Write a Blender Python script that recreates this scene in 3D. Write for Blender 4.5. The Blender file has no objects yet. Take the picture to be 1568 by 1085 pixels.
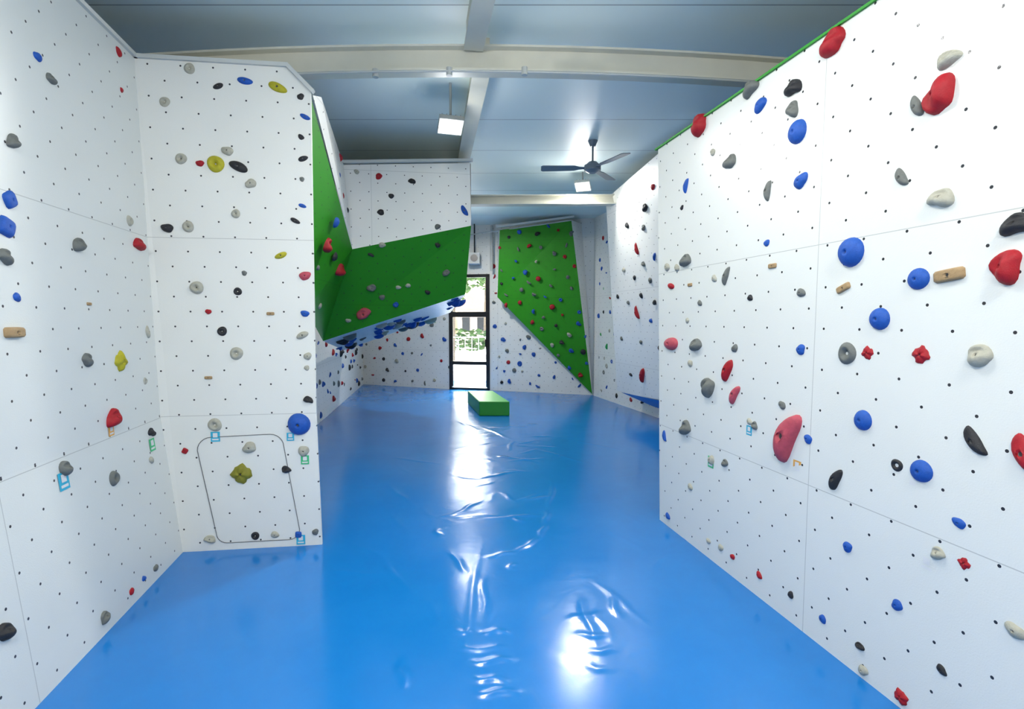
import bpy, bmesh, math, random
import numpy as np
from mathutils import Vector, Matrix
from mathutils.bvhtree import BVHTree
random.seed(7)
sc=bpy.context.scene
COL=sc.collection
try:
    sc.view_settings.view_transform='Standard'
except Exception: pass

# ------------------------------------------------------------------ materials
def newmat(name):
    m=bpy.data.materials.new(name); m.use_nodes=True
    nt=m.node_tree; b=nt.nodes['Principled BSDF']
    return m,nt,b
def N(nt,t,**kw):
    n=nt.nodes.new(t)
    for k,v in kw.items(): setattr(n,k,v)
    return n
def simple(name,col,rough=.5,metal=0,noise=0.0,nscale=20,bump=0,bscale=200,spec=.5):
    m,nt,b=newmat(name)
    b.inputs['Roughness'].default_value=rough; b.inputs['Metallic'].default_value=metal
    b.inputs['Specular IOR Level'].default_value=spec
    tc=N(nt,'ShaderNodeTexCoord')
    no=N(nt,'ShaderNodeTexNoise'); no.inputs['Scale'].default_value=nscale; no.inputs['Detail'].default_value=4
    nt.links.new(tc.outputs['Object'],no.inputs['Vector'])
    r=N(nt,'ShaderNodeMix',data_type='RGBA')
    nt.links.new(no.outputs['Fac'],r.inputs['Factor'])
    r.inputs[6].default_value=tuple(max(0,q*(1-noise)) for q in col)+(1,)
    r.inputs[7].default_value=tuple(min(1,q*(1+noise)) for q in col)+(1,)
    nt.links.new(r.outputs[2],b.inputs['Base Color'])
    if bump:
        n2=N(nt,'ShaderNodeTexNoise'); n2.inputs['Scale'].default_value=bscale; n2.inputs['Detail'].default_value=3
        nt.links.new(tc.outputs['Object'],n2.inputs['Vector'])
        bp=N(nt,'ShaderNodeBump'); bp.inputs['Strength'].default_value=bump; bp.inputs['Distance'].default_value=.004
        nt.links.new(n2.outputs['Fac'],bp.inputs['Height']); nt.links.new(bp.outputs['Normal'],b.inputs['Normal'])
    return m
def emis(name,col,st):
    m=bpy.data.materials.new(name); m.use_nodes=True; nt=m.node_tree; nt.nodes.clear()
    e=N(nt,'ShaderNodeEmission'); o=N(nt,'ShaderNodeOutputMaterial')
    e.inputs[0].default_value=(*col,1); e.inputs[1].default_value=st; nt.links.new(e.outputs[0],o.inputs[0]); return m

def panelmat(name,col,voff,uoff,uper=2.44,rough=.36,line=.55,dots=True,spec=.5):
    """painted plywood climbing panel: staggered t-nut holes and panel joints in metres (UV)"""
    m,nt,b=newmat(name); L=nt.links.new
    tc=N(nt,'ShaderNodeTexCoord')
    def vm(op,a,bv=None):
        n=N(nt,'ShaderNodeVectorMath',operation=op); L(a,n.inputs[0])
        if bv is not None: n.inputs[1].default_value=bv
        return n
    def ma(op,a,bv=None,b2=None):
        n=N(nt,'ShaderNodeMath',operation=op)
        if isinstance(a,(int,float)): n.inputs[0].default_value=a
        else: L(a,n.inputs[0])
        if b2 is not None: L(b2,n.inputs[1])
        elif bv is not None: n.inputs[1].default_value=bv
        return n.outputs[0]
    A,B=.20,.20
    ds=[]
    for off in (0,.5):
        x=vm('MULTIPLY',tc.outputs['UV'],(1/A,1/B,0)).outputs[0]
        x=vm('ADD',x,(off+100.13,off+100.2,0)).outputs[0]
        x=vm('FRACTION',x).outputs[0]
        x=vm('SUBTRACT',x,(.5,.5,0)).outputs[0]
        x=vm('MULTIPLY',x,(A,B,0)).outputs[0]
        n=N(nt,'ShaderNodeVectorMath',operation='LENGTH'); L(x,n.inputs[0]); ds.append(n.outputs['Value'])
    d=ma('MINIMUM',ds[0],b2=ds[1])
    dot=ma('LESS_THAN',d,.0062)
    sep=N(nt,'ShaderNodeSeparateXYZ'); L(tc.outputs['UV'],sep.inputs[0])
    def seam(sock,off,per):
        x=ma('ADD',sock,-off+per*50); x=ma('DIVIDE',x,per); x=ma('FRACT',x); x=ma('SUBTRACT',x,.5); x=ma('ABSOLUTE',x)
        return ma('GREATER_THAN',x,.5-.0020/per)
    sm=ma('MAXIMUM',seam(sep.outputs[1],voff,1.2),b2=seam(sep.outputs[0],uoff,uper))
    no=N(nt,'ShaderNodeTexNoise'); no.inputs['Scale'].default_value=2.2; no.inputs['Detail'].default_value=6; L(tc.outputs['UV'],no.inputs['Vector'])
    mx=N(nt,'ShaderNodeMix',data_type='RGBA'); L(no.outputs['Fac'],mx.inputs['Factor'])
    mx.inputs[6].default_value=(*[q*.93 for q in col],1); mx.inputs[7].default_value=(*col,1)
    m1=N(nt,'ShaderNodeMix',data_type='RGBA'); L(ma('MULTIPLY',sm,.75),m1.inputs['Factor']); L(mx.outputs[2],m1.inputs[6])
    m1.inputs[7].default_value=(*[q*line for q in col],1)
    m2=N(nt,'ShaderNodeMix',data_type='RGBA'); L(dot,m2.inputs['Factor'])
    L(m1.outputs[2],m2.inputs[6]); m2.inputs[7].default_value=(.03,.03,.035,1)
    L(m2.outputs[2],b.inputs['Base Color'])
    b.inputs['Roughness'].default_value=rough
    b.inputs['Specular IOR Level'].default_value=spec
    n2=N(nt,'ShaderNodeTexNoise'); n2.inputs['Scale'].default_value=160; n2.inputs['Detail'].default_value=2; L(tc.outputs['UV'],n2.inputs['Vector'])
    h=ma('SUBTRACT',n2.outputs['Fac'],b2=ma('MULTIPLY',ma('MAXIMUM',dot,b2=sm),3.0))
    bp=N(nt,'ShaderNodeBump'); bp.inputs['Strength'].default_value=.35; bp.inputs['Distance'].default_value=.0015
    L(h,bp.inputs['Height']); L(bp.outputs['Normal'],b.inputs['Normal'])
    return m
WHITE=(.80,.80,.75)
M_P=panelmat('white_panel_front',WHITE,.95,50)
M_L=panelmat('white_panel_left',(.72,.74,.71),.95,.99,rough=.3)
M_R=panelmat('white_panel_right',(.79,.80,.76),.77,1.52,rough=.24)
M_W=panelmat('white_panel_far',(.82,.82,.78),.9,.3)
M_G=panelmat('green_panel',(.026,.26,.010),.9,30,50,rough=.5,line=.5,spec=.25)

# ------------------------------------------------------------------ mesh helpers
def link(name,me,mats=(),smooth=False,parent=None):
    ob=bpy.data.objects.new(name,me); COL.objects.link(ob)
    for m in mats: me.materials.append(m)
    if smooth:
        for p in me.polygons: p.use_smooth=True
    if parent: ob.parent=parent
    return ob
def empty(name,loc=(0,0,0)):
    e=bpy.data.objects.new(name,None); COL.objects.link(e); e.location=loc; e.empty_display_size=.1; return e
def wallmesh(name,faces,mat,parent=None,thick=0,rough_origin=None):
    """faces: list of 3D polygons; UVs in metres along the face horizontal / up directions"""
    bm=bmesh.new(); uvl=bm.loops.layers.uv.new('UVMap')
    o=Vector(rough_origin or faces[0][0]); o=Vector((o.x,o.y,0))
    for f in faces:
        f=[Vector(p) for p in f]
        n=Vector((0,0,0))
        for i in range(len(f)):
            a,b=f[i],f[(i+1)%len(f)]; n+=a.cross(b)
        n.normalize()
        cen=sum(f,Vector())/len(f)
        if n.dot(Vector((0,cen.y-3,1.6))-cen)<0: f=f[::-1]; n=-n
        u=Vector((0,0,1)).cross(n)
        u=u.normalized() if u.length>.05 else Vector((1,0,0))
        v=n.cross(u)
        fc=bm.faces.new([bm.verts.new(p) for p in f])
        for lp in fc.loops:
            q=lp.vert.co
            lp[uvl].uv=((q-o).dot(u), q.z/v.z if abs(v.z)>.3 else (q-o).dot(v))
    bmesh.ops.remove_doubles(bm,verts=bm.verts,dist=.0005)
    me=bpy.data.meshes.new(name); bm.to_mesh(me); bm.free()
    ob=link(name,me,[mat],parent=parent)
    if thick:
        md=ob.modifiers.new('thickness','SOLIDIFY'); md.thickness=thick; md.offset=-1
    return ob
def bm_box(bm,lo,hi,mi=0,mat=None):
    r=bmesh.ops.create_cube(bm,size=1)
    c=(Vector(lo)+Vector(hi))/2; s=Vector(hi)-Vector(lo)
    for v in r['verts']:
        v.co=Vector((v.co.x*s.x,v.co.y*s.y,v.co.z*s.z))+c
        if mat is not None: v.co=mat@v.co
    for f in {f for v in r['verts'] for f in v.link_faces}: f.material_index=mi
    return r['verts']
def bm_cyl(bm,p,q,r,seg=16,mi=0,r2=None):
    p,q=Vector(p),Vector(q); d=q-p
    M=Matrix.Translation((p+q)/2)@d.to_track_quat('Z','Y').to_matrix().to_4x4()
    a=bmesh.ops.create_cone(bm,cap_ends=True,segments=seg,radius1=r,radius2=r if r2 is None else r2,depth=d.length,matrix=M)
    for f in {f for v in a['verts'] for f in v.link_faces}: f.material_index=mi
def bm_obj(name,bm,mats,parent=None,bevel=0,smooth=False):
    me=bpy.data.meshes.new(name); bm.to_mesh(me); bm.free()
    ob=link(name,me,mats,parent=parent,smooth=smooth)
    if bevel:
        b=ob.modifiers.new('b','BEVEL'); b.width=bevel; b.segments=2; b.limit_method='ANGLE'
    return ob

V=Vector
W={}
W['P']=[(-2.44,3.43,3.29),(-1.51,3.55,3.29),(-1.36,3.57,3.14),(-1.38,3.57,0.95),(-1.36,3.57,0),(-2.28,3.45,0),(-2.38,3.43,.96)]
W['L']=[(-2.44,3.43,3.29),(-2.38,3.43,.96),(-.91,-3.41,.96),(-.97,-3.42,3.29)]
W['l']=[(-2.38,3.43,.96),(-2.28,3.45,0),(-.81,-3.40,0),(-.91,-3.41,.96)]
W['R']=[(1.19,4.03,0),(2.66,-3.05,0),(2.66,-3.05,2.97),(1.17,4.20,2.97)]
W['W']=[(-1.90,5.90,3.35),(-.49,6.10,3.43),(-.48,6.10,2.71),(-1.82,5.90,2.41)]
W['G']=[(-1.82,5.90,2.41),(-.48,6.10,2.71),(-.59,6.50,1.93),(-2.40,6.50,1.34)]
W['g']=[(-1.49,3.90,3.26),(-1.82,5.90,2.41),(-2.40,6.50,1.34),(-2.00,5.00,1.70),(-1.58,3.90,2.53)]
W['S']=[(-1.82,5.90,2.41),(-1.90,5.90,3.35),(-1.48,4.10,3.33),(-1.49,3.95,3.28)]
P2o,P2e,P2f=V((1.86,9.0,.36)),V((.45,-2.0,.094)),V((-.42,-1.0,3.095))
W['2']=[tuple(P2o),tuple(P2o+P2e*1.1),tuple(P2o+P2e*1.25+P2f*1.05),tuple(P2o+P2f)]
W['F']=[(-.26,11.0,3.51),(1.21,10.6,3.64),(1.71,10.85,.035),(-.32,11.3,2.11)]
def bvh(k):
    return BVHTree.FromPolygons([V(p) for p in W[k]],[list(range(len(W[k])))])
BV={k:bvh(k) for k in W}

# ------------------------------------------------------------------ walls
wallmesh('wall_left_front',[W['P']],M_P,thick=.02)
wallmesh('wall_left',[W['L'],W['l']],M_L,thick=.02)
wallmesh('wall_right',[W['R']],M_R,thick=.12)
ov=empty('wall_overhang_left')
wallmesh('upper_face',[W['W'],],M_W,ov)
wallmesh('upper_side',[W['S']],M_W,ov)
wallmesh('green_faces',[W['G'],W['g']],M_G,ov)
U=[(-2.40,6.50,1.34),(-.59,6.50,1.93),(-1.08,9.0,1.74),(-3.28,10.0,1.02)]
wallmesh('underside',[U],M_W,ov)
wallmesh('return_side',[[(-.48,6.10,3.43),(-.48,6.10,2.71),(-.59,6.50,1.93),(-1.08,9,1.74),(-1.08,9,3.45)],
    [(-.49,6.10,3.43),(-1.9,5.9,3.35),(-3.2,9,3.45),(-1.08,9,3.45)]],M_W,ov)
wallmesh('wall_overhang_right',[W['2']],M_W,thick=.03)
wallmesh('wall_overhang_right_green',[W['F']],M_G)
wallmesh('wall_back_wedge',[[(-.26,11.0,3.51),(-.32,11.3,2.11),(-.32,11.5,3.5)],[(1.21,10.6,3.64),(1.71,10.85,.035),(1.5,11.05,3.64)]],M_W)
Hc=3.75
A_=(-3.74,12.8);B_=(-1.457,11.9);C_=(-.507,11.70);D_=(1.73,10.93);E_=(2.41,8.36)
def vw(a,b,z0,z1): return [(a[0],a[1],z0),(b[0],b[1],z0),(b[0],b[1],z1),(a[0],a[1],z1)]
wallmesh('wall_back',[vw((-5.2,13.38),A_,0,Hc),vw(A_,B_,0,Hc),vw(C_,D_,0,Hc),vw(B_,C_,2.65,Hc),vw(D_,(5.2,9.75),0,Hc)],M_W)
wallmesh('wall_back_left',[vw(A_,(-3.1,8.5),0,Hc),vw((-3.1,8.5),(-2.75,6.0),0,1.9),vw((-2.75,6.0),(-2.6,3.7),0,1.9)],M_W)
wallmesh('wall_back_right',[vw(D_,E_,0,Hc),vw(E_,(2.9,6.4),0,Hc)],M_W)
def onback(t,z,a=A_,b=B_,off=.012):
    return (a[0]+(b[0]-a[0])*t-.37*off,a[1]+(b[1]-a[1])*t-.93*off,z)
wallmesh('wall_back_green_panel',[[onback(.50,1.62),onback(.72,1.95),onback(.86,1.55)]],M_G)
M_shell=simple('painted_block_wall',(.22,.28,.28),.8,noise=.1,nscale=3)
wallmesh('wall_shell',[vw((-5.2,-3.6),(-5.2,13.4),0,Hc),vw((5.2,-3.6),(5.2,9.8),0,Hc),vw((-5.2,-3.6),(5.2,-3.6),0,Hc)],M_shell)
M_blue=simple('blue_vinyl_skirt',(.02,.26,.72),.35)  # extra brightness put into the blue, since the strip lies in shadow
wallmesh('baseboard_right',[[(2.30,8.35,.20),(2.50,7.4,.20),(2.33,6.95,.44),(1.90,8.85,.355)]],M_blue)

# ------------------------------------------------------------------ ceiling (insulated sandwich panels)
m,nt,b=newmat('ceiling_panels'); L=nt.links.new
tc=N(nt,'ShaderNodeTexCoord'); sep=N(nt,'ShaderNodeSeparateXYZ'); L(tc.outputs['Object'],sep.inputs[0])
def mth(nt,op,a,bv):
    n=N(nt,'ShaderNodeMath',operation=op); nt.links.new(a,n.inputs[0]); n.inputs[1].default_value=bv; return n.outputs[0]
x=mth(nt,'ADD',sep.outputs[1],100.35); x=mth(nt,'FRACT',x,0); x=mth(nt,'SUBTRACT',x,.5); x=mth(nt,'ABSOLUTE',x,0); x=mth(nt,'GREATER_THAN',x,.493)
mx=N(nt,'ShaderNodeMix',data_type='RGBA'); L(x,mx.inputs['Factor']); mx.inputs[6].default_value=(.76,.87,.84,1); mx.inputs[7].default_value=(.38,.44,.44,1)
L(mx.outputs[2],b.inputs['Base Color']); b.inputs['Roughness'].default_value=.5
bp=N(nt,'ShaderNodeBump'); bp.inputs['Strength'].default_value=.5; bp.inputs['Distance'].default_value=.004; bp.invert=True; L(x,bp.inputs['Height']); L(bp.outputs['Normal'],b.inputs['Normal'])
M_ceil=m
bm=bmesh.new(); bm_box(bm,(-5.3,-3.7,Hc),(5.3,13.6,Hc+.1)); bm_obj('ceiling',bm,[M_ceil])

# beams
M_beam=simple('beam_paint',(.60,.59,.50),.5,noise=.08,nscale=6)
def arch_beam(name,y0,slope,z0,z1,xa,xb,camber,w=.16):
    bm=bmesh.new(); n=24
    def z(x,zz): return zz+camber*(1-(x/2.0)**2) if abs(x)<3 else zz+camber*(1-2.25)
    prof=[(-w/2,z0),(w/2,z0),(w/2,z0+.015),(.012,z0+.02),(.012,z1-.02),(w/2,z1-.015),(w/2,z1),(-w/2,z1),(-w/2,z1-.015),(-.012,z1-.02),(-.012,z0+.02),(-w/2,z0+.015)]
    prev=None
    for i in range(n+1):
        x=xa+(xb-xa)*i/n
        ring=[bm.verts.new((x,y0+slope*x+py,z(x,pz))) for py,pz in prof]
        if prev:
            for j in range(len(prof)):
                k=(j+1)%len(prof); bm.faces.new((prev[j],prev[k],ring[k],ring[j]))
        prev=ring
    bmesh.ops.recalc_face_normals(bm,faces=bm.faces)
    return bm_obj(name,bm,[M_beam])
arch_beam('trim_1',3.90,.03,3.35,3.53,-5.2,5.2,.06,w=.12)
arch_beam('trim_2',7.8,-.02,3.32,3.46,-1.06,5.2,.0)
def purlin(name,p,q,w=.14,h=.2,z0=3.55):
    bm=bmesh.new(); p=V((*p,0));q=V((*q,0)); d=(q-p).normalized(); s_=V((d.y,-d.x,0))
    for lo,hi,za,zb in ((-w/2,w/2,z0,z0+.02),(-w*.36,w*.36,z0+.02,z0+h)):
        vs=[bm.verts.new(pt+s_*sx+V((0,0,zz))) for zz in (za,zb) for pt,sx in ((p,lo),(p,hi),(q,hi),(q,lo))]
        for f in ((3,2,1,0),(4,5,6,7),(0,1,5,4),(1,2,6,5),(2,3,7,6),(3,0,4,7)): bm.faces.new([vs[i] for i in f])
    bmesh.ops.recalc_face_normals(bm,faces=bm.faces)
    return bm_obj(name,bm,[M_beam])
purlin('trim_3',(1.04,-3.4),(-.28,3.85))
purlin('trim_4',(-.22,4.05),(-.80,7.75))
purlin('trim_5',(-.82,7.9),(-1.3,11.7))
M_cond=simple('conduit_grey',(.45,.47,.45),.4)
bm=bmesh.new()
zf=lambda x:3.32+.06*(1-(x/2)**2)
for i in range(12):
    xa=-1.6+i*.3; xb=xa+.3
    bm_cyl(bm,(xa,3.80+.03*xa,zf(xa)),(xb,3.80+.03*xb,zf(xb)),.008,8)
for x in (-.98,-.45,.09):
    bm_cyl(bm,(x,3.80,zf(x)-.025),(x,3.80,zf(x)+.03),.022,12)
bm_obj('trim_6',bm,[M_cond])
M_trim=simple('trim_light',(.55,.57,.55),.5)
def strip(name,pts,w,h,mat):
    bm=bmesh.new()
    for p,q in zip(pts[:-1],pts[1:]):
        p,q=V(p),V(q); d=(q-p).normalized(); s_=d.cross(V((0,0,1))).normalized(); up=s_.cross(d)
        vs=[bm.verts.new(pt+s_*a+up*c_) for pt in (p-d*w*.3,q+d*w*.3) for a,c_ in ((-w/2,0),(w/2,0),(w/2,h),(-w/2,h))]
        for f in ((3,2,1,0),(4,5,6,7),(0,1,5,4),(1,2,6,5),(2,3,7,6),(3,0,4,7)): bm.faces.new([vs[i] for i in f])
    bmesh.ops.recalc_face_normals(bm,faces=bm.faces)
    return bm_obj(name,bm,[mat])
strip('trim_7',[(-.97,-3.42,3.29),(-2.44,3.43,3.29),(-1.51,3.55,3.29),(-1.36,3.57,3.14)],.04,.025,M_trim)
strip('trim_8',[(2.72,-3.05,2.965),(1.215,4.20,2.965)],.12,.012,simple('green_edge',(.02,.30,.02),.5))
strip('trim_9',[(-1.9,5.88,3.36),(-.47,6.08,3.44)],.05,.03,M_trim)
strip('trim_10',[(-.3,10.95,3.55),(1.25,10.55,3.68)],.05,.04,M_trim)

# ------------------------------------------------------------------ floor: glossy vinyl mat with creases
ridges=[(-.19,3.37,.03,3.46,1.2),(.03,3.46,.20,3.68,1.2),(.20,3.68,.27,3.95,1.2),(.27,3.95,.30,4.25,1.1),(.30,4.25,.42,5.0,1),
(.01,3.3,-.02,3.2,.7),(-.43,7.6,.01,6.78,1.1),(.01,6.78,-.05,6.2,1.1),(-.87,8.1,-.5,7.4,1),(-.28,4.48,-.45,4.18,.8),(-.1,4.7,.02,4.45,.8),(-.35,5.1,-.05,5.3,.9),
(.39,2.88,.42,2.41,.8),(.57,2.95,.58,2.64,.8),(.50,3.1,.72,2.6,.6),(.45,2.75,.52,2.45,.5),(-.30,2.53,-.20,2.54,1),(-.17,2.53,-.01,2.55,1.2),(-.25,2.40,.0,2.41,.9),(-.20,2.30,.02,2.33,1.2),(-.18,2.20,.0,2.18,1),(-.16,2.10,.05,2.12,1.2),
(.30,2.66,.50,2.70,.5),(.32,2.52,.50,2.50,.6),(.36,2.38,.52,2.40,.5),(.33,2.28,.46,2.25,.4),
(-.53,2.33,-.46,2.12,1.1),(-.59,3.86,-.54,3.70,.9),(-.45,3.5,-.28,3.15,.6),(-.18,3.1,-.14,2.6,.5),(-.9,3.4,-.6,2.9,.4),(.9,5.6,.3,6.3,.6),(.8,6.8,1.4,6.2,.6),(-1.6,6.0,-.7,5.6,.5),(-.22,3.6,-.24,2.0,.35),
(-.7,6.3,-.2,6.7,.8),(-.2,6.0,.35,5.7,.8),(-.05,4.15,.12,3.95,.6),(.7,3.9,.95,3.4,.3),(-1.2,4.9,-.9,4.4,.35)]
rg=np.random.RandomState(11)
for _ in range(34):
    x_,y_=rg.uniform(-.65,.25),rg.uniform(4.0,7.9); a_=rg.uniform(-.5,.9); l_=rg.uniform(.15,.5)
    ridges.append((x_,y_,x_+l_*math.cos(a_),y_+l_*math.sin(a_),rg.uniform(.3,.75)))
for _ in range(26):
    x_,y_=rg.uniform(-1.2,1.2),rg.uniform(2.2,7.5); a_=rg.uniform(0,3.14); l_=rg.uniform(.3,.8)
    ridges.append((x_,y_,x_+l_*math.cos(a_),y_+l_*math.sin(a_),rg.uniform(.12,.35)))
def grid_floor():
    x0,x1,y0,y1=-1.5,1.6,1.9,8.6; st=.0125
    nx=int((x1-x0)/st); ny=int((y1-y0)/st)
    X,Y=np.meshgrid(np.linspace(x0,x1,nx+1),np.linspace(y0,y1,ny+1))
    Z=np.zeros_like(X)
    for ax,ay,bx,by,a in ridges:
        dx,dy=bx-ax,by-ay; l2=dx*dx+dy*dy
        t=np.clip(((X-ax)*dx+(Y-ay)*dy)/l2,0,1)
        wob=.008*np.sin(t*9+ax*20)
        nxv,nyv=-dy/math.sqrt(l2),dx/math.sqrt(l2)
        d=np.hypot(X-ax-t*dx-nxv*wob,Y-ay-t*dy-nyv*wob)
        wdt=.016+.006*ay/4
        fade=np.clip(.1+np.sin(np.pi*t),0,1)
        Z+=.0058*a*fade*np.exp(-(d/wdt)**2)
    Z+=.0005*np.sin(X*5+1.3*np.sin(Y*3.1))*np.sin(Y*4.3+X*2)
    e=np.minimum(np.minimum(X-x0,x1-X),np.minimum(Y-y0,y1-Y)); Z*=np.clip(e/.25,0,1)
    verts=np.stack([X,Y,Z],-1).reshape(-1,3)
    i=np.arange(ny)[:,None]*(nx+1)+np.arange(nx)[None,:]
    faces=np.stack([i,i+1,i+nx+2,i+nx+1],-1).reshape(-1,4)
    verts=verts.tolist(); faces=faces.tolist()
    for (a,b_,c_,d_) in ((-5.3,-3.7,5.3,y0),(-5.3,y1,5.3,13.6),(-5.3,y0,x0,y1),(x1,y0,5.3,y1)):
        k=len(verts); verts+=[(a,b_,0),(c_,b_,0),(c_,d_,0),(a,d_,0)]; faces.append([k,k+1,k+2,k+3])
    me=bpy.data.meshes.new('floor'); me.from_pydata(verts,[],faces); return me
m,nt,b=newmat('blue_vinyl_mat'); L=nt.links.new
tc=N(nt,'ShaderNodeTexCoord')
no=N(nt,'ShaderNodeTexNoise'); no.inputs['Scale'].default_value=1.4; no.inputs['Detail'].default_value=8; no.inputs['Roughness'].default_value=.7
L(tc.outputs['Object'],no.inputs['Vector'])
mx=N(nt,'ShaderNodeMix',data_type='RGBA'); L(no.outputs['Fac'],mx.inputs['Factor'])
mx.inputs[6].default_value=(.004,.150,.48,1); mx.inputs[7].default_value=(.010,.205,.60,1)
sep=N(nt,'ShaderNodeSeparateXYZ'); L(tc.outputs['Object'],sep.inputs[0])
x=mth(nt,'ADD',sep.outputs[1],40-6.0); x=mth(nt,'DIVIDE',x,6); x=mth(nt,'FRACT',x,0); x=mth(nt,'SUBTRACT',x,.5); x=mth(nt,'ABSOLUTE',x,0); x=mth(nt,'GREATER_THAN',x,.499)
x=mth(nt,'MULTIPLY',x,.4)
m2=N(nt,'ShaderNodeMix',data_type='RGBA'); L(x,m2.inputs['Factor']); L(mx.outputs[2],m2.inputs[6]); m2.inputs[7].default_value=(.003,.07,.32,1)
L(m2.outputs[2],b.inputs['Base Color'])
rr=N(nt,'ShaderNodeMapRange'); L(no.outputs['Fac'],rr.inputs[0]); rr.inputs[1].default_value=.3; rr.inputs[2].default_value=.7; rr.inputs[3].default_value=.13; rr.inputs[4].default_value=.24
L(rr.outputs[0],b.inputs['Roughness'])
n3=N(nt,'ShaderNodeTexNoise'); n3.inputs['Scale'].default_value=5.0; n3.inputs['Detail'].default_value=4; n3.inputs['Distortion'].default_value=.6; L(tc.outputs['Object'],n3.inputs['Vector'])
n4=N(nt,'ShaderNodeTexNoise'); n4.inputs['Scale'].default_value=60; L(tc.outputs['Object'],n4.inputs['Vector'])
b1=N(nt,'ShaderNodeBump'); b1.inputs['Strength'].default_value=.10; b1.inputs['Distance'].default_value=.02; L(n3.outputs['Fac'],b1.inputs['Height'])
b2=N(nt,'ShaderNodeBump'); b2.inputs['Strength'].default_value=.05; b2.inputs['Distance'].default_value=.003; L(n4.outputs['Fac'],b2.inputs['Height']); L(b1.outputs['Normal'],b2.inputs['Normal'])
L(b2.outputs['Normal'],b.inputs['Normal'])
link('floor',grid_floor(),[m],smooth=True)

# ------------------------------------------------------------------ climbing holds
cols={'u':(.012,.085,.40),'k':(.022,.022,.025),'g':(.14,.15,.14),'r':(.36,.008,.016),'c':(.40,.39,.32),'y':(.42,.38,.02),
'o':(.22,.21,.02),'t':(.36,.24,.12),'p':(.46,.07,.10),'e':(.02,.3,.08)}
CK=list(cols)
HM=[simple('hold_'+{'u':'blue','k':'black','g':'grey','r':'red','c':'cream','y':'yellow','o':'olive','t':'wood','p':'pink','e':'green'}[k],cols[k],.55,noise=.25,nscale=60,bump=.4,bscale=300,spec=.35) for k in CK]
HM.append(simple('bolt_steel',(.10,.10,.10),.4,metal=.6))
BOLT=len(HM)-1
RR=[0,.06,.11,.15,.3,.48,.66,.82,.93,1.0]
def add_hold(bm,p,n,size,kind,col,rot=0,rnd=random):
    n=n.normalized(); up=V((0,0,1)); up=(up-n*up.dot(n)).normalized(); rt=up.cross(n)
    R=size/2; seg=22
    ph=[rnd.uniform(0,6.28) for _ in range(3)]
    ax=ay=1.0; Hh=.6; am=(.03,.02,0); sq=2.0; prof=2.0; bend=0; scoop=0; ring=0
    if kind=='o': Hh=.68; am=(.02,.01,0)
    elif kind=='b': ay=.85; Hh=.62; am=(.09,.07,.03)
    elif kind=='j': ay=.8; Hh=.8; am=(.12,.06,.03); scoop=.65; bend=.25
    elif kind=='l': ax=.42; Hh=.42; am=(.05,.04,.02); bend=.18; scoop=.25
    elif kind=='f': ay=.48; Hh=.4; am=(.05,.03,0)
    elif kind=='d': Hh=.45; ring=1; am=(.03,.03,0)
    elif kind=='s': Hh=.55; am=(.02,0,0)
    elif kind=='q': sq=4.5; Hh=.5; prof=5
    elif kind=='w': ay=.42; sq=8; Hh=.4; prof=9; am=(0,0,0)
    mi=CK.index(col)
    ca,sa=math.cos(rot),math.sin(rot)
    rings=[]
    for r in RR:
        if r==0:
            pts=[(0,0,0.0)]
        else:
            pts=[]
            for i in range(seg):
                t=2*math.pi*i/seg
                o=1+am[0]*math.sin(2*t+ph[0])+am[1]*math.sin(3*t+ph[1])+am[2]*math.sin(5*t+ph[2])
                if kind=='s': o=1+.10*math.cos(4*t+ph[0])+.09*math.cos(7*t+ph[1])
                if r<.2: o=1
                se=1/((abs(math.cos(t))**sq+abs(math.sin(t))**sq)**(1/sq)) if sq!=2 and r>.2 else 1
                x=r*o*se*math.cos(t); y=r*o*se*math.sin(t)
                pts.append((x,y,r))
        row=[]
        for x,y,r_ in pts:
            h=max(0,1-r_**prof)**(.5 if prof==2 else .6)
            if ring: h=.25+.75*math.exp(-((r_-.58)/.24)**2) if r_<.9 else .5*(1-r_)/.1
            if scoop:
                h*=1-scoop*math.exp(-(((x)/.75)**2+((y-.42)/.33)**2))
                h*=1-.25*y if y<0 else 1
            if kind=='s': h*=.85+.15*math.cos(4*math.atan2(y,x)+ph[0])
            if 0<r_<=.11 or r_==0: h=h-.30
            xx=x*ax+ (bend*(y*y) if kind=='l' else 0); yy=y*ay-(bend*x*x if kind=='j' else 0)
            if r_<.2 and r_>0: xx,yy=x,y
            X=(xx*ca-yy*sa)*R; Y=(xx*sa+yy*ca)*R
            row.append(bm.verts.new(p+rt*X+up*Y+n*(h*Hh*R-.001)))
        rings.append(row)
    for i in range(seg):
        j=(i+1)%seg
        f=bm.faces.new((rings[0][0],rings[1][i],rings[1][j])); f.material_index=BOLT
        for a,b_ in zip(range(1,len(rings)-1),range(2,len(rings))):
            f=bm.faces.new((rings[a][i],rings[b_][i],rings[b_][j],rings[a][j])); f.material_index=BOLT if a<=1 else mi
def locate(k,a,z):
    if k=='2':
        p=P2o+P2e*(a/1000)+P2f*(z/1000); n=P2e.cross(P2f).normalized()
        if n.x>0: n=-n
        return p,n
    a/=1000; z/=1000
    if k in 'PWGSF':
        o=V((a,3.0 if k in 'PS' else 5,z)); d=V((0,1,0))
    else:
        o=V((0.0,a,z)); d=V((1,0,0)) if k=='R' else V((-1,0,0))
        if k in 'Ll': o=V((.5,a,z))
    h=BV[k].ray_cast(o,d)
    if h[0] is None: h=BV[k].find_nearest(o+d*2.5)
    p,n=h[0],h[1]
    t=V((0,2,1.6))-p if k in 'g' else V((0,0,1.6))-p
    if n.dot(t)<0: n=-n
    return p,n
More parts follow.
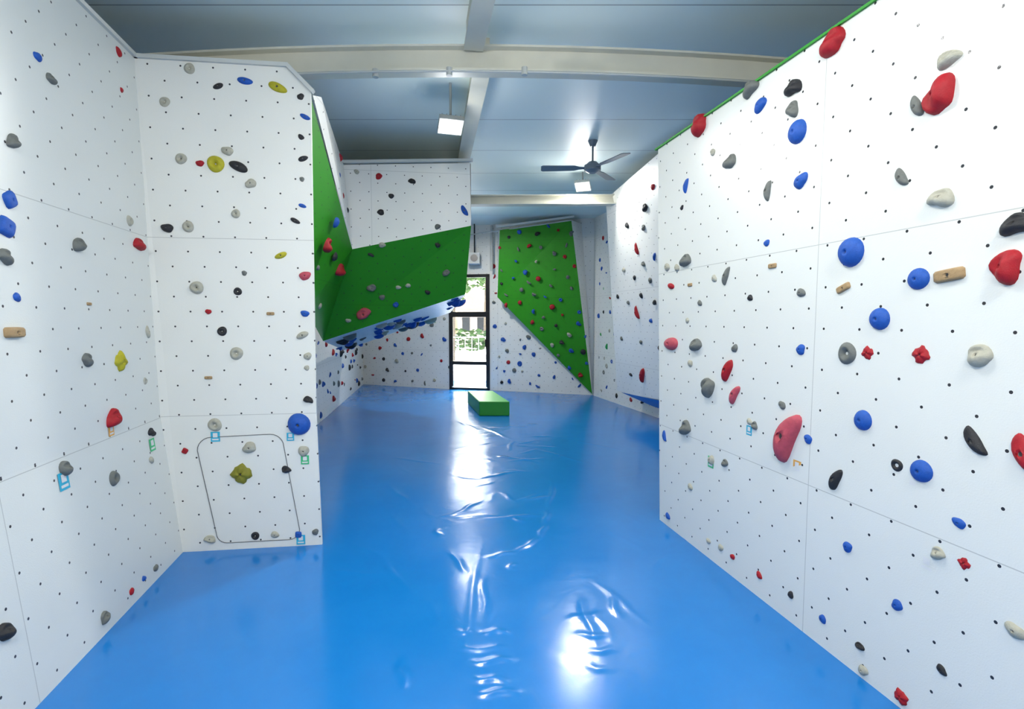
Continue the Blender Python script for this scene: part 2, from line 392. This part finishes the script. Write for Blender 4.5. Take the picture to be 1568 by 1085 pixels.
T={'wall_left':"""L 2487 2833 51 b u;L 2569 2772 62 j g;L 3229 3227 58 b r;L 3234 3006 35 b r;L 2276 2376 74 j g;L 2230 2115 70 q u;L 2195 1995 84 q u;L 2173 1870 76 j g;L 2679 1993 92 j g;L 3213 2214 68 d c;L 3296 2087 105 j r;L 2222 1700 44 b u;L 2733 1688 40 w t;L 2185 1549 110 w t;L 2672 1397 80 j g;L 2991 1361 112 s y;L 3331 1526 85 l c;L 3260 1214 45 d c;L 2861 1054 120 j r;l 2423 893 84 j g;l 2800 724 88 d g;l 3274 881 70 j k;l 3220 711 52 b c;l 2529 86 68 j g;l 2793 77 44 b r;l 2933 80 40 b u;l 3075 73 50 b g;l 1935 383 84 j k""",
'wall_left_front':"""P -2114 3246 70 d c;P -1942 3144 72 f k;P -1775 3187 98 f u;P -1571 3157 125 f y;P -2272 3026 65 d c;P -1401 2974 70 f u;P -2187 2666 72 d c;P -2072 2640 50 b r;P -1975 2640 110 d y;P -1899 2728 72 b c;P -1833 2628 128 f k;P -1759 2519 72 b c;P -1421 2697 72 f k;P -1860 2317 58 d c;P -2288 2212 72 b k;P -2160 2224 74 d c;P -1434 2382 55 f u;P -1483 2280 68 f k;P -1582 2044 85 f y;P -1429 1908 75 b p;P -2122 1821 86 d c;P -1866 1797 55 d k;P -1820 1921 38 b g;P -2055 1660 40 b r;P -1661 1647 52 w t;P -1974 1527 64 d k;P -1436 1648 56 b u;P -1888 1375 88 d c;P -2072 1211 50 w t;P -1457 1498 92 f c;P -1426 1352 58 b c;P -1429 1049 64 j k;P -1495 875 155 o u;P -2043 885 92 d c;P -1826 719 92 b c;P -1883 536 132 s o;P -2239 710 38 q r;P -1590 557 64 j k;P -1469 683 82 b c;P -2101 86 72 j c;P -1807 89 58 d k;P -1677 91 56 b c;P -1519 82 46 q u;P -1404 95 50 b g;P -1426 3105 48 b k;P -1430 2840 42 b k;P -1432 2560 36 b g;P -1434 1270 40 b c""",
'wall_right':"""R 2507 2911 140 j r 0;R 3089 2954 118 j g;R 3000 2821 92 b u;R 2748 2811 105 j k;R 2747 2699 91 j g;R 2709 2569 122 o u;R 3610 2939 165 j r;R 3260 2588 110 j g;R 3450 2704 56 b c;R 3768 2571 110 l u;R 2675 2313 92 b u;R 2918 2324 118 l g;R 3815 2424 42 b k;R 1975 2572 84 j c;R 2088 2443 100 l g .5;R 2001 2449 140 j r 1.6;R 2137 2182 98 l g .6;R 1969 2064 96 j c;R 1721 1921 98 j k;R 2910 2034 48 b u;R 2354 1910 136 o u;R 2040 1764 90 o u;R 1925 1769 115 w t .12;R 1747 1782 118 j r 1.2;R 2388 1750 80 w t .4;R 3737 2036 118 j g;R 3268 1883 120 l g -.4;R 2857 1901 66 w t;R 2643 1742 58 b g;R 3392 1876 56 b c;R 3679 1854 56 w t;R 3941 1862 95 f r;R 4006 2012 72 b c;R 3861 1992 64 b c;R 3033 1733 48 b k;R 2197 1607 98 o u;R 2352 1449 104 d g;R 2248 1458 60 s r;R 2014 1465 72 s r;R 1807 1479 94 j c;R 2629 1451 64 b u;R 3914 1423 200 f p .1;R 3579 1434 120 j g;R 3222 1289 165 l r -.5;R 3145 1146 140 l p -.6;R 3647 1295 60 b c;R 3420 1156 145 j g 1;R 3158 1429 60 b g;R 2743 1144 54 b g;R 3679 826 126 j g;R 2697 986 300 l p -.45;R 2556 1002 56 b u;R 2252 1158 92 o u;R 1809 1169 120 l k .7;R 2954 990 56 j g;R 3000 1004 48 b c;R 3985 694 95 l u;R 2383 851 125 l k -.4;R 2087 1002 58 d k;R 1985 1008 92 o u;R 3216 695 62 j g;R 3362 672 72 b c;R 1659 1162 145 l r;R 3602 410 58 b c;R 1840 857 50 b u;R 2300 558 56 b u;R 1907 713 60 j c;R 1815 716 46 s r;R 3367 115 46 b c;R 3112 127 44 b r;R 2870 132 48 b r;R 2629 148 44 b k;R 2054 421 54 b u;R 2420 141 46 b u;R 2214 140 44 j k;R 1869 272 42 b k;R 2192 40 52 b c;R 2017 50 60 s r;R 1649 565 62 b c;R 3232 131 52 b c;R 3900 80 60 b u;R 3550 1720 50 b g;R 3700 1600 46 b c""",
'wall_overhang_right':"""2 840 1026 110 b k;2 719 926 90 b r;2 612 866 120 j k;2 338 832 100 b k;2 580 790 90 j g;2 469 713 170 l r;2 714 655 120 l u;2 832 668 60 b k;2 511 502 90 b k;2 434 426 200 l r;2 485 115 260 l r -.5;2 284 107 110 f k;2 300 480 80 b g;2 640 380 80 b u;2 250 640 90 b c;2 760 250 100 b k;2 480 280 80 b g;2 650 560 90 b g;2 150 300 80 b g;2 420 590 80 b k;2 560 640 90 j g;2 120 520 80 b k;2 700 460 90 b k""",
'wall_overhang_left':"""g 4910 2313 160 j r;g 5660 2161 200 j r;g 5013 2546 120 b u;G -1495 2466 78 b c;G -881 2491 70 b k;G -808 2187 98 j g;G -1700 1999 115 j g;G -1394 2004 65 b c;G -1275 2028 65 b c;G -1857 1694 180 j p;G -1603 1885 80 b g;G -1634 2359 80 f k;G -1050 1950 70 b k;G -1450 1800 80 j u;G -2050 1600 70 b c;W -1517 3237 80 b r;W -1383 3021 66 b k;W -1149 3199 80 j k;W -1501 2834 80 b k;W -1759 3278 60 b c;W -560 2880 140 l u .5;W -866 2688 72 b g;S -1640 3303 85 b u;S -1635 3217 62 b r;S -1805 3302 100 j r;S -1726 3040 85 b u;S -1746 2876 80 b r;S -1826 2819 70 b k;g 4892 2097 66 b g;g 5474 1756 75 b c;g 5300 2250 110 b k"""}
def randpts(poly,count,mind):
    P_=[V(p) for p in poly]; out=[]; tries=0
    tris=[(P_[0],P_[i],P_[i+1]) for i in range(1,len(P_)-1)]
    ar=[(b_-a).cross(c_-a).length for a,b_,c_ in tris]
    while len(out)<count and tries<4000:
        tries+=1
        a,b_,c_=random.choices(tris,ar)[0]; u,v=random.random(),random.random()
        if u+v>1: u,v=1-u,1-v
        p=a+(b_-a)*u+(c_-a)*v
        if all((p-q[0]).length>mind for q in out):
            n=(b_-a).cross(c_-a).normalized()
            if n.dot(V((0,p.y-4,1.6))-p)<0: n=-n
            out.append((p,n))
    return out
def holdobj(name,bm):
    bmesh.ops.recalc_face_normals(bm,faces=bm.faces)
    return bm_obj(name,bm,HM,smooth=True)
for wn,txt in T.items():
    bm=bmesh.new()
    for t in txt.replace('\n','').split(';'):
        q=t.split(); p,n=locate(q[0],float(q[1]),float(q[2]))
        rot=float(q[6]) if len(q)>6 else random.uniform(-.5,.5)
        if q[4]=='w' and len(q)<7: rot=0
        add_hold(bm,p,n,float(q[3])/1000,q[4],q[5],rot)
    if wn=='wall_overhang_left':
        for p,n in randpts(U,34,.14): add_hold(bm,p,n,random.uniform(.12,.24),random.choice('bjlo'),random.choice('uuuuukgc'),random.uniform(0,3))
    holdobj('climbing_holds',bm)
bm=bmesh.new()
def rnd_on(poly,c_,md,colors,s0=.07,s1=.14):
    for p,n in randpts(poly,c_,md): add_hold(bm,p,n,random.uniform(s0,s1),random.choice('bjjodl'),random.choice(colors),random.uniform(0,3))
rnd_on(W['F'],52,.22,'kkgrruuucg',.06,.12)
rnd_on(vw(A_,B_,.1,1.7),36,.24,'kkgcur',.06,.12)
rnd_on([(-.42,11.66,.1),(1.6,10.97,.1),(-.42,11.66,2.0)],26,.18,'uuuukgrc',.05,.12)
rnd_on([(-.42,11.66,2.0),(-.42,11.66,2.9),(-.33,11.62,2.1)],4,.2,'rg',.07,.12)
rnd_on(vw((1.80,10.7),(2.39,8.45),.15,3.4),75,.18,'uukkrgcue',.06,.12)
rnd_on(vw(A_,(-3.1,8.5),.1,1.3),40,.2,'uukgkr',.07,.14)
rnd_on(vw((-3.1,8.5),(-2.8,6.3),.1,1.5),18,.22,'uukg',.08,.16)
holdobj('climbing_holds',bm)

# route tags (tape labels)
tm=[simple('tag_white',(.7,.7,.7),.5),simple('tag_cyan',(.03,.42,.62),.5),simple('tag_green',(.05,.5,.2),.5),simple('tag_orange',(.75,.38,.08),.5)]
bm=bmesh.new()
def quad(bm,p,n,w,h,off,mi,dx=0,dz=0):
    up=V((0,0,1)); up=(up-n*up.dot(n)).normalized(); rt=up.cross(n)
    vs=[bm.verts.new(p+n*off+rt*(dx+a*w)+up*(dz+b_*h)) for a,b_ in ((-.5,-.5),(.5,-.5),(.5,.5),(-.5,.5))]
    f=bm.faces.new(vs); f.material_index=mi
for k,a,z,s_,mi in (('R',2018,944,.050,2),('R',1946,652,.055,2),('R',1663,1066,.060,1),('R',3368,657,.065,2),('R',2622,842,.055,3),('l',2403,835,.075,1),('L',2842,985,.055,3),('l',3262,800,.07,2),('P',-2042,803,.06,1),('P',-1461,620,.055,2),('P',-1554,788,.05,1),('P',-1503,45,.06,1),('R',3000,950,.05,1)):
    p,n=locate(k,a,z)
    quad(bm,p,n,s_,s_*1.15,.003,mi); quad(bm,p,n,s_*.5,s_*.5,.0045,0,0,s_*.18)
    quad(bm,p,n,s_*.7,s_*.18,.004,0,0,-s_*.32)
bm_obj('route_tags',bm,tm)

# hatch outline on front-left wall (rounded inspection panel gap)
def pp(x,z):
    p,n=locate('P',x*1000,z*1000); return p+n*.002
cen=[(-2.07,.71),(-1.69,.72),(-1.58,.12),(-1.99,.12)]
seq=[]
for (cx,cz),r_,a0 in zip(cen,(.09,.09,.07,.07),(180,90,0,-90)):
    for i in range(7):
        a=math.radians(a0-15*i); seq.append((cx+r_*math.cos(a),cz+r_*math.sin(a)))
cu=bpy.data.curves.new('hatch','CURVE'); cu.dimensions='3D'; cu.bevel_depth=.0022
sp=cu.splines.new('POLY'); sp.points.add(len(seq)-1); sp.use_cyclic_u=True
for q,(x_,z_) in zip(sp.points,seq): q.co=(*pp(x_,z_),1)
ob=bpy.data.objects.new('trim_11',cu); COL.objects.link(ob); cu.materials.append(simple('hatch_gap',(.12,.12,.12),.7))

# ------------------------------------------------------------------ green step box
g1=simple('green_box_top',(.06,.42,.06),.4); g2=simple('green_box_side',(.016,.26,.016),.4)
bm=bmesh.new()
q=[(-.55,8.52),(-.04,8.52),(-.37,9.85),(-.86,9.85)]
lo=[bm.verts.new((x_,y_,.0)) for x_,y_ in q]; hi=[bm.verts.new((x_,y_,.245)) for x_,y_ in q]
bm.faces.new(hi).material_index=0
for i in range(4):
    j=(i+1)%4; bm.faces.new((lo[i],lo[j],hi[j],hi[i])).material_index=1
bm.faces.new(lo[::-1]).material_index=1
bmesh.ops.recalc_face_normals(bm,faces=bm.faces)
bm_obj('green_foam_step',bm,[g1,g2],bevel=.015)

# ------------------------------------------------------------------ glazed door at back
M_fr=simple('black_aluminium',(.012,.012,.014),.35)
M_gl=bpy.data.materials.new('clear_glass'); M_gl.use_nodes=True; nt=M_gl.node_tree; nt.nodes.clear()
tr=N(nt,'ShaderNodeBsdfTransparent'); gs=N(nt,'ShaderNodeBsdfGlossy'); gs.inputs['Roughness'].default_value=.02; ms=N(nt,'ShaderNodeMixShader'); ms.inputs[0].default_value=.06; oo=N(nt,'ShaderNodeOutputMaterial')
tr.inputs[0].default_value=(.93,.96,.95,1); nt.links.new(tr.outputs[0],ms.inputs[1]); nt.links.new(gs.outputs[0],ms.inputs[2]); nt.links.new(ms.outputs[0],oo.inputs[0])
dv=empty('door_1')
bx=V((B_[0],B_[1],0)); dx=(V((C_[0],C_[1],0))-bx); wd=dx.length; dx.normalize()
Mx=Matrix.Translation(bx)@Matrix(((dx.x,-dx.y,0,0),(dx.y,dx.x,0,0),(0,0,1,0),(0,0,0,1)))
bm=bmesh.new()
z1=2.65
for lo_,hi_ in (((0,-.03,0),(.065,.05,z1)),((wd-.065,-.03,0),(wd,.05,z1)),((0,-.03,z1-.07),(wd,.05,z1)),((0,-.03,0),(wd,.05,.05)),
    ((0,-.035,.58),(wd,.05,.66)),((0,-.035,1.68),(wd,.05,1.80)),((.065,-.02,.07),(.09,.03,z1)),((wd-.09,-.02,.07),(wd-.065,.03,z1))):
    bm_box(bm,lo_,hi_,0,Mx)
bm_box(bm,(wd-.10,-.07,1.0),(wd-.07,-.03,1.18),0,Mx)
bm_obj('frame',bm,[M_fr],dv,bevel=.006)
bm=bmesh.new(); bm_box(bm,(.06,.005,.04),(wd-.06,.011,z1-.05),0,Mx); bm_obj('glass',bm,[M_gl],dv)

# wall speaker and pipe above door
bm=bmesh.new(); bm_box(bm,(-.97,11.45,2.86),(-.72,11.7,3.10),0); bm_cyl(bm,(-.84,11.45,2.98),(-.84,11.44,2.98),.08,20,1); bm_cyl(bm,(-.84,11.6,3.10),(-.84,11.6,3.75),.015,8,1)
bm_obj('wall_speaker',bm,[M_trim,M_fr])
bm=bmesh.new(); bm_cyl(bm,(-.45,11.5,2.7),(-.45,11.5,3.7),.03,12); bm_cyl(bm,(-1.0,11.3,3.45),(1.2,10.5,3.62),.012,8); bm_obj('pipe_run',bm,[M_cond])

# ------------------------------------------------------------------ ceiling fan
M_fan=simple('fan_grey_blue',(.16,.20,.24),.4)
bm=bmesh.new(); fx,fy=.97,6.3
bm_cyl(bm,(fx,fy,3.75),(fx,fy,3.68),.06,20,0,.03); bm_cyl(bm,(fx,fy,3.70),(fx,fy,3.46),.012,10)
bm_cyl(bm,(fx,fy,3.50),(fx,fy,3.46),.05,24,0,.09); bm_cyl(bm,(fx,fy,3.46),(fx,fy,3.40),.10,24); bm_cyl(bm,(fx,fy,3.40),(fx,fy,3.37),.09,24,0,.04)
for a in (178,58,-62):
    R_=Matrix.Translation((fx,fy,3.43))@Matrix.Rotation(math.radians(a),4,'Z')@Matrix.Rotation(math.radians(10),4,'X')
    prof=[(.08,-.02),(.16,-.03),(.22,-.06),(.60,-.07),(.62,-.05),(.62,.05),(.60,.07),(.22,.06),(.16,.03),(.08,.02)]
    t_=[bm.verts.new(R_@V((x_,y_,.004))) for x_,y_ in prof]; l_=[bm.verts.new(R_@V((x_,y_,-.004))) for x_,y_ in prof]
    bm.faces.new(t_); bm.faces.new(l_[::-1])
    for i in range(len(prof)): j=(i+1)%len(prof); bm.faces.new((l_[i],l_[j],t_[j],t_[i]))
bmesh.ops.recalc_face_normals(bm,faces=bm.faces)
bm_obj('ceiling_fan',bm,[M_fan])

# ------------------------------------------------------------------ floodlights, plus unseen fill lamps
M_em=emis('led_face',(1,1,1),40); M_house=simple('lamp_housing',(.35,.36,.36),.4)
def flood(x_,y_,z_,power,target,size=.22,up=5):
    e=empty('floodlight',(x_,y_,z_))
    d=(V(target)-V((x_,y_,z_))).normalized(); M_=d.to_track_quat('-Z','Y').to_matrix().to_4x4()
    s_=size/2
    bm=bmesh.new()
    bm_box(bm,(-s_,-s_*.8,0),(s_,s_*.8,.05),0,M_); bm_box(bm,(-s_*.85,-s_*.65,-.004),(s_*.85,s_*.65,.0),1,M_)
    for i in range(5): bm_box(bm,(-s_*.8+i*s_*.38,-s_*.7,.05),(-s_*.74+i*s_*.38,s_*.7,.075),0,M_)
    bm_cyl(bm,(0,0,.03),(0,0,Hc-z_),.012,8)
    bm_obj('housing',bm,[M_house,M_em],e)
    ld=bpy.data.lights.new('led','AREA'); ld.shape='RECTANGLE'; ld.size=size*.8; ld.size_y=size*.6; ld.energy=power; ld.color=(1,.99,.94); ld.spread=math.radians(175)
    lo_=bpy.data.objects.new('led',ld); COL.objects.link(lo_); lo_.parent=e
    lo_.matrix_local=Matrix.Translation(d*.012)@M_
    # point light added below the lamp to brighten the ceiling
    pl=bpy.data.lights.new('ceiling_fill','POINT'); pl.energy=up; pl.shadow_soft_size=.10; pl.color=(1,.99,.95)
    po=bpy.data.objects.new('ceiling_fill',pl); COL.objects.link(po); po.parent=e; po.location=d*.22
flood(.30,2.60,3.38,24,(0,2.3,0),up=9)
flood(-.56,4.8,3.36,28,(-.1,3.2,0),up=8)
flood(1.03,7.6,3.54,34,(.3,5.5,0),up=7)
flood(-.9,9.6,3.40,48,(-.9,10,0),up=8)  # added fill lamp, hidden from view, brightens the far walls
flood(-.3,-1.6,3.30,50,(-.3,1.5,0),.3,up=12)
flood(1.3,.4,3.30,22,(-.5,1.6,0.5),.3,up=8)  # added fill lamp out of view, lights the near zone
flood(-.6,.5,3.30,22,(.8,1.6,.5),.3,up=10)  # second added fill near the camera, also unseen

# ------------------------------------------------------------------ outside
M_gr=simple('outside_paving',(.62,.60,.57),.9,noise=.15,nscale=2)
bm=bmesh.new(); bm_box(bm,(-30,13.8,-.12),(30,60,-.02)); bm_obj('ground_outside',bm,[M_gr])
M_brick=simple('house_render',(.60,.45,.36),.9,noise=.12,nscale=5); M_roof=simple('roof_tile',(.34,.20,.15),.8,noise=.2,nscale=8)
bm=bmesh.new(); bm_box(bm,(-3.6,34,0),(-1.6,39,2.4),0)
vs=[bm.verts.new(p) for p in ((-4.0,33.5,2.3),(-1.2,33.5,2.3),(-1.2,39.5,2.3),(-4.0,39.5,2.3),(-2.6,33.5,3.4),(-2.6,39.5,3.4))]
for f in ((0,1,4),(1,2,5,4),(2,3,5),(3,0,4,5),(3,2,1,0)): bm.faces.new([vs[i] for i in f]).material_index=1
for x_ in (-3.3,-2.3): bm_box(bm,(x_,33.9,.9),(x_+.5,34.0,1.8),2)
bm_obj('brick_house',bm,[M_brick,M_roof,M_fr])
M_leaf=simple('foliage',(.08,.14,.04),.8,noise=.6,nscale=4); M_bark=simple('bark',(.12,.09,.06),.9)
def tree(x_,y_,h,r_):
    bm=bmesh.new(); bm_cyl(bm,(x_,y_,-.1),(x_+.1,y_,h),.10,10,1,.05)
    for _ in range(360):
        a=V((random.gauss(0,1),random.gauss(0,1),random.gauss(0,.8))).normalized()*r_*random.uniform(.3,1)
        cpt=V((x_,y_,h))+a; n=V((random.gauss(0,1),random.gauss(0,1),random.gauss(0,1))).normalized()
        M_=Matrix.Translation(cpt)@n.to_track_quat('Z','Y').to_matrix().to_4x4()
        s_=random.uniform(.10,.24)
        bm.faces.new([bm.verts.new(M_@V(p)) for p in ((-s_,0,0),(0,-s_*.5,.03),(s_,0,0),(0,s_*.5,.03))])
    bm_obj('tree',bm,[M_leaf,M_bark])
tree(-2.4,20.6,3.3,1.0); tree(-1.0,25,4.1,1.2); tree(-3.4,27,3.9,1.4); tree(-1.6,30,5.0,1.7)
bm=bmesh.new()
for _ in range(900):
    cpt=V((random.uniform(-6,3),random.uniform(22.5,23.3),random.uniform(.3,1.2))); n=V((random.gauss(0,1),random.gauss(-1,1),random.gauss(0,1))).normalized()
    M_=Matrix.Translation(cpt)@n.to_track_quat('Z','Y').to_matrix().to_4x4(); s_=random.uniform(.08,.2)
    bm.faces.new([bm.verts.new(M_@V(p)) for p in ((-s_,0,0),(0,-s_*.5,.03),(s_,0,0),(0,s_*.5,.03))])
bm_obj('hedge',bm,[M_leaf])
bm=bmesh.new()
for i in range(40): bm_box(bm,(-6+i*.25,19.0,0),(-5.98+i*.25,19.02,1.0))
bm_box(bm,(-6,18.99,.97),(4,19.02,1.0)); bm_obj('fence',bm,[M_trim])

w=bpy.data.worlds.new('sky'); sc.world=w; w.use_nodes=True; nt=w.node_tree
sk=N(nt,'ShaderNodeTexSky'); sk.sky_type='NISHITA'; sk.sun_disc=False; sk.sun_elevation=math.radians(50); sk.air_density=1; sk.dust_density=5
bg=nt.nodes['Background']; nt.links.new(sk.outputs[0],bg.inputs[0]); bg.inputs[1].default_value=1.8
sd=bpy.data.lights.new('sun','SUN'); sd.energy=13; sd.angle=.01; so=bpy.data.objects.new('sun',sd); COL.objects.link(so); so.rotation_euler=(math.radians(40),0,math.radians(-25))

# ------------------------------------------------------------------ camera
cam=bpy.data.cameras.new('camera'); co=bpy.data.objects.new('camera',cam); COL.objects.link(co)
cam.lens=18; cam.sensor_width=36; cam.clip_start=.05
co.location=(0,0,1.6); co.rotation_euler=(math.pi/2-math.atan(.0663),0,0); sc.camera=co
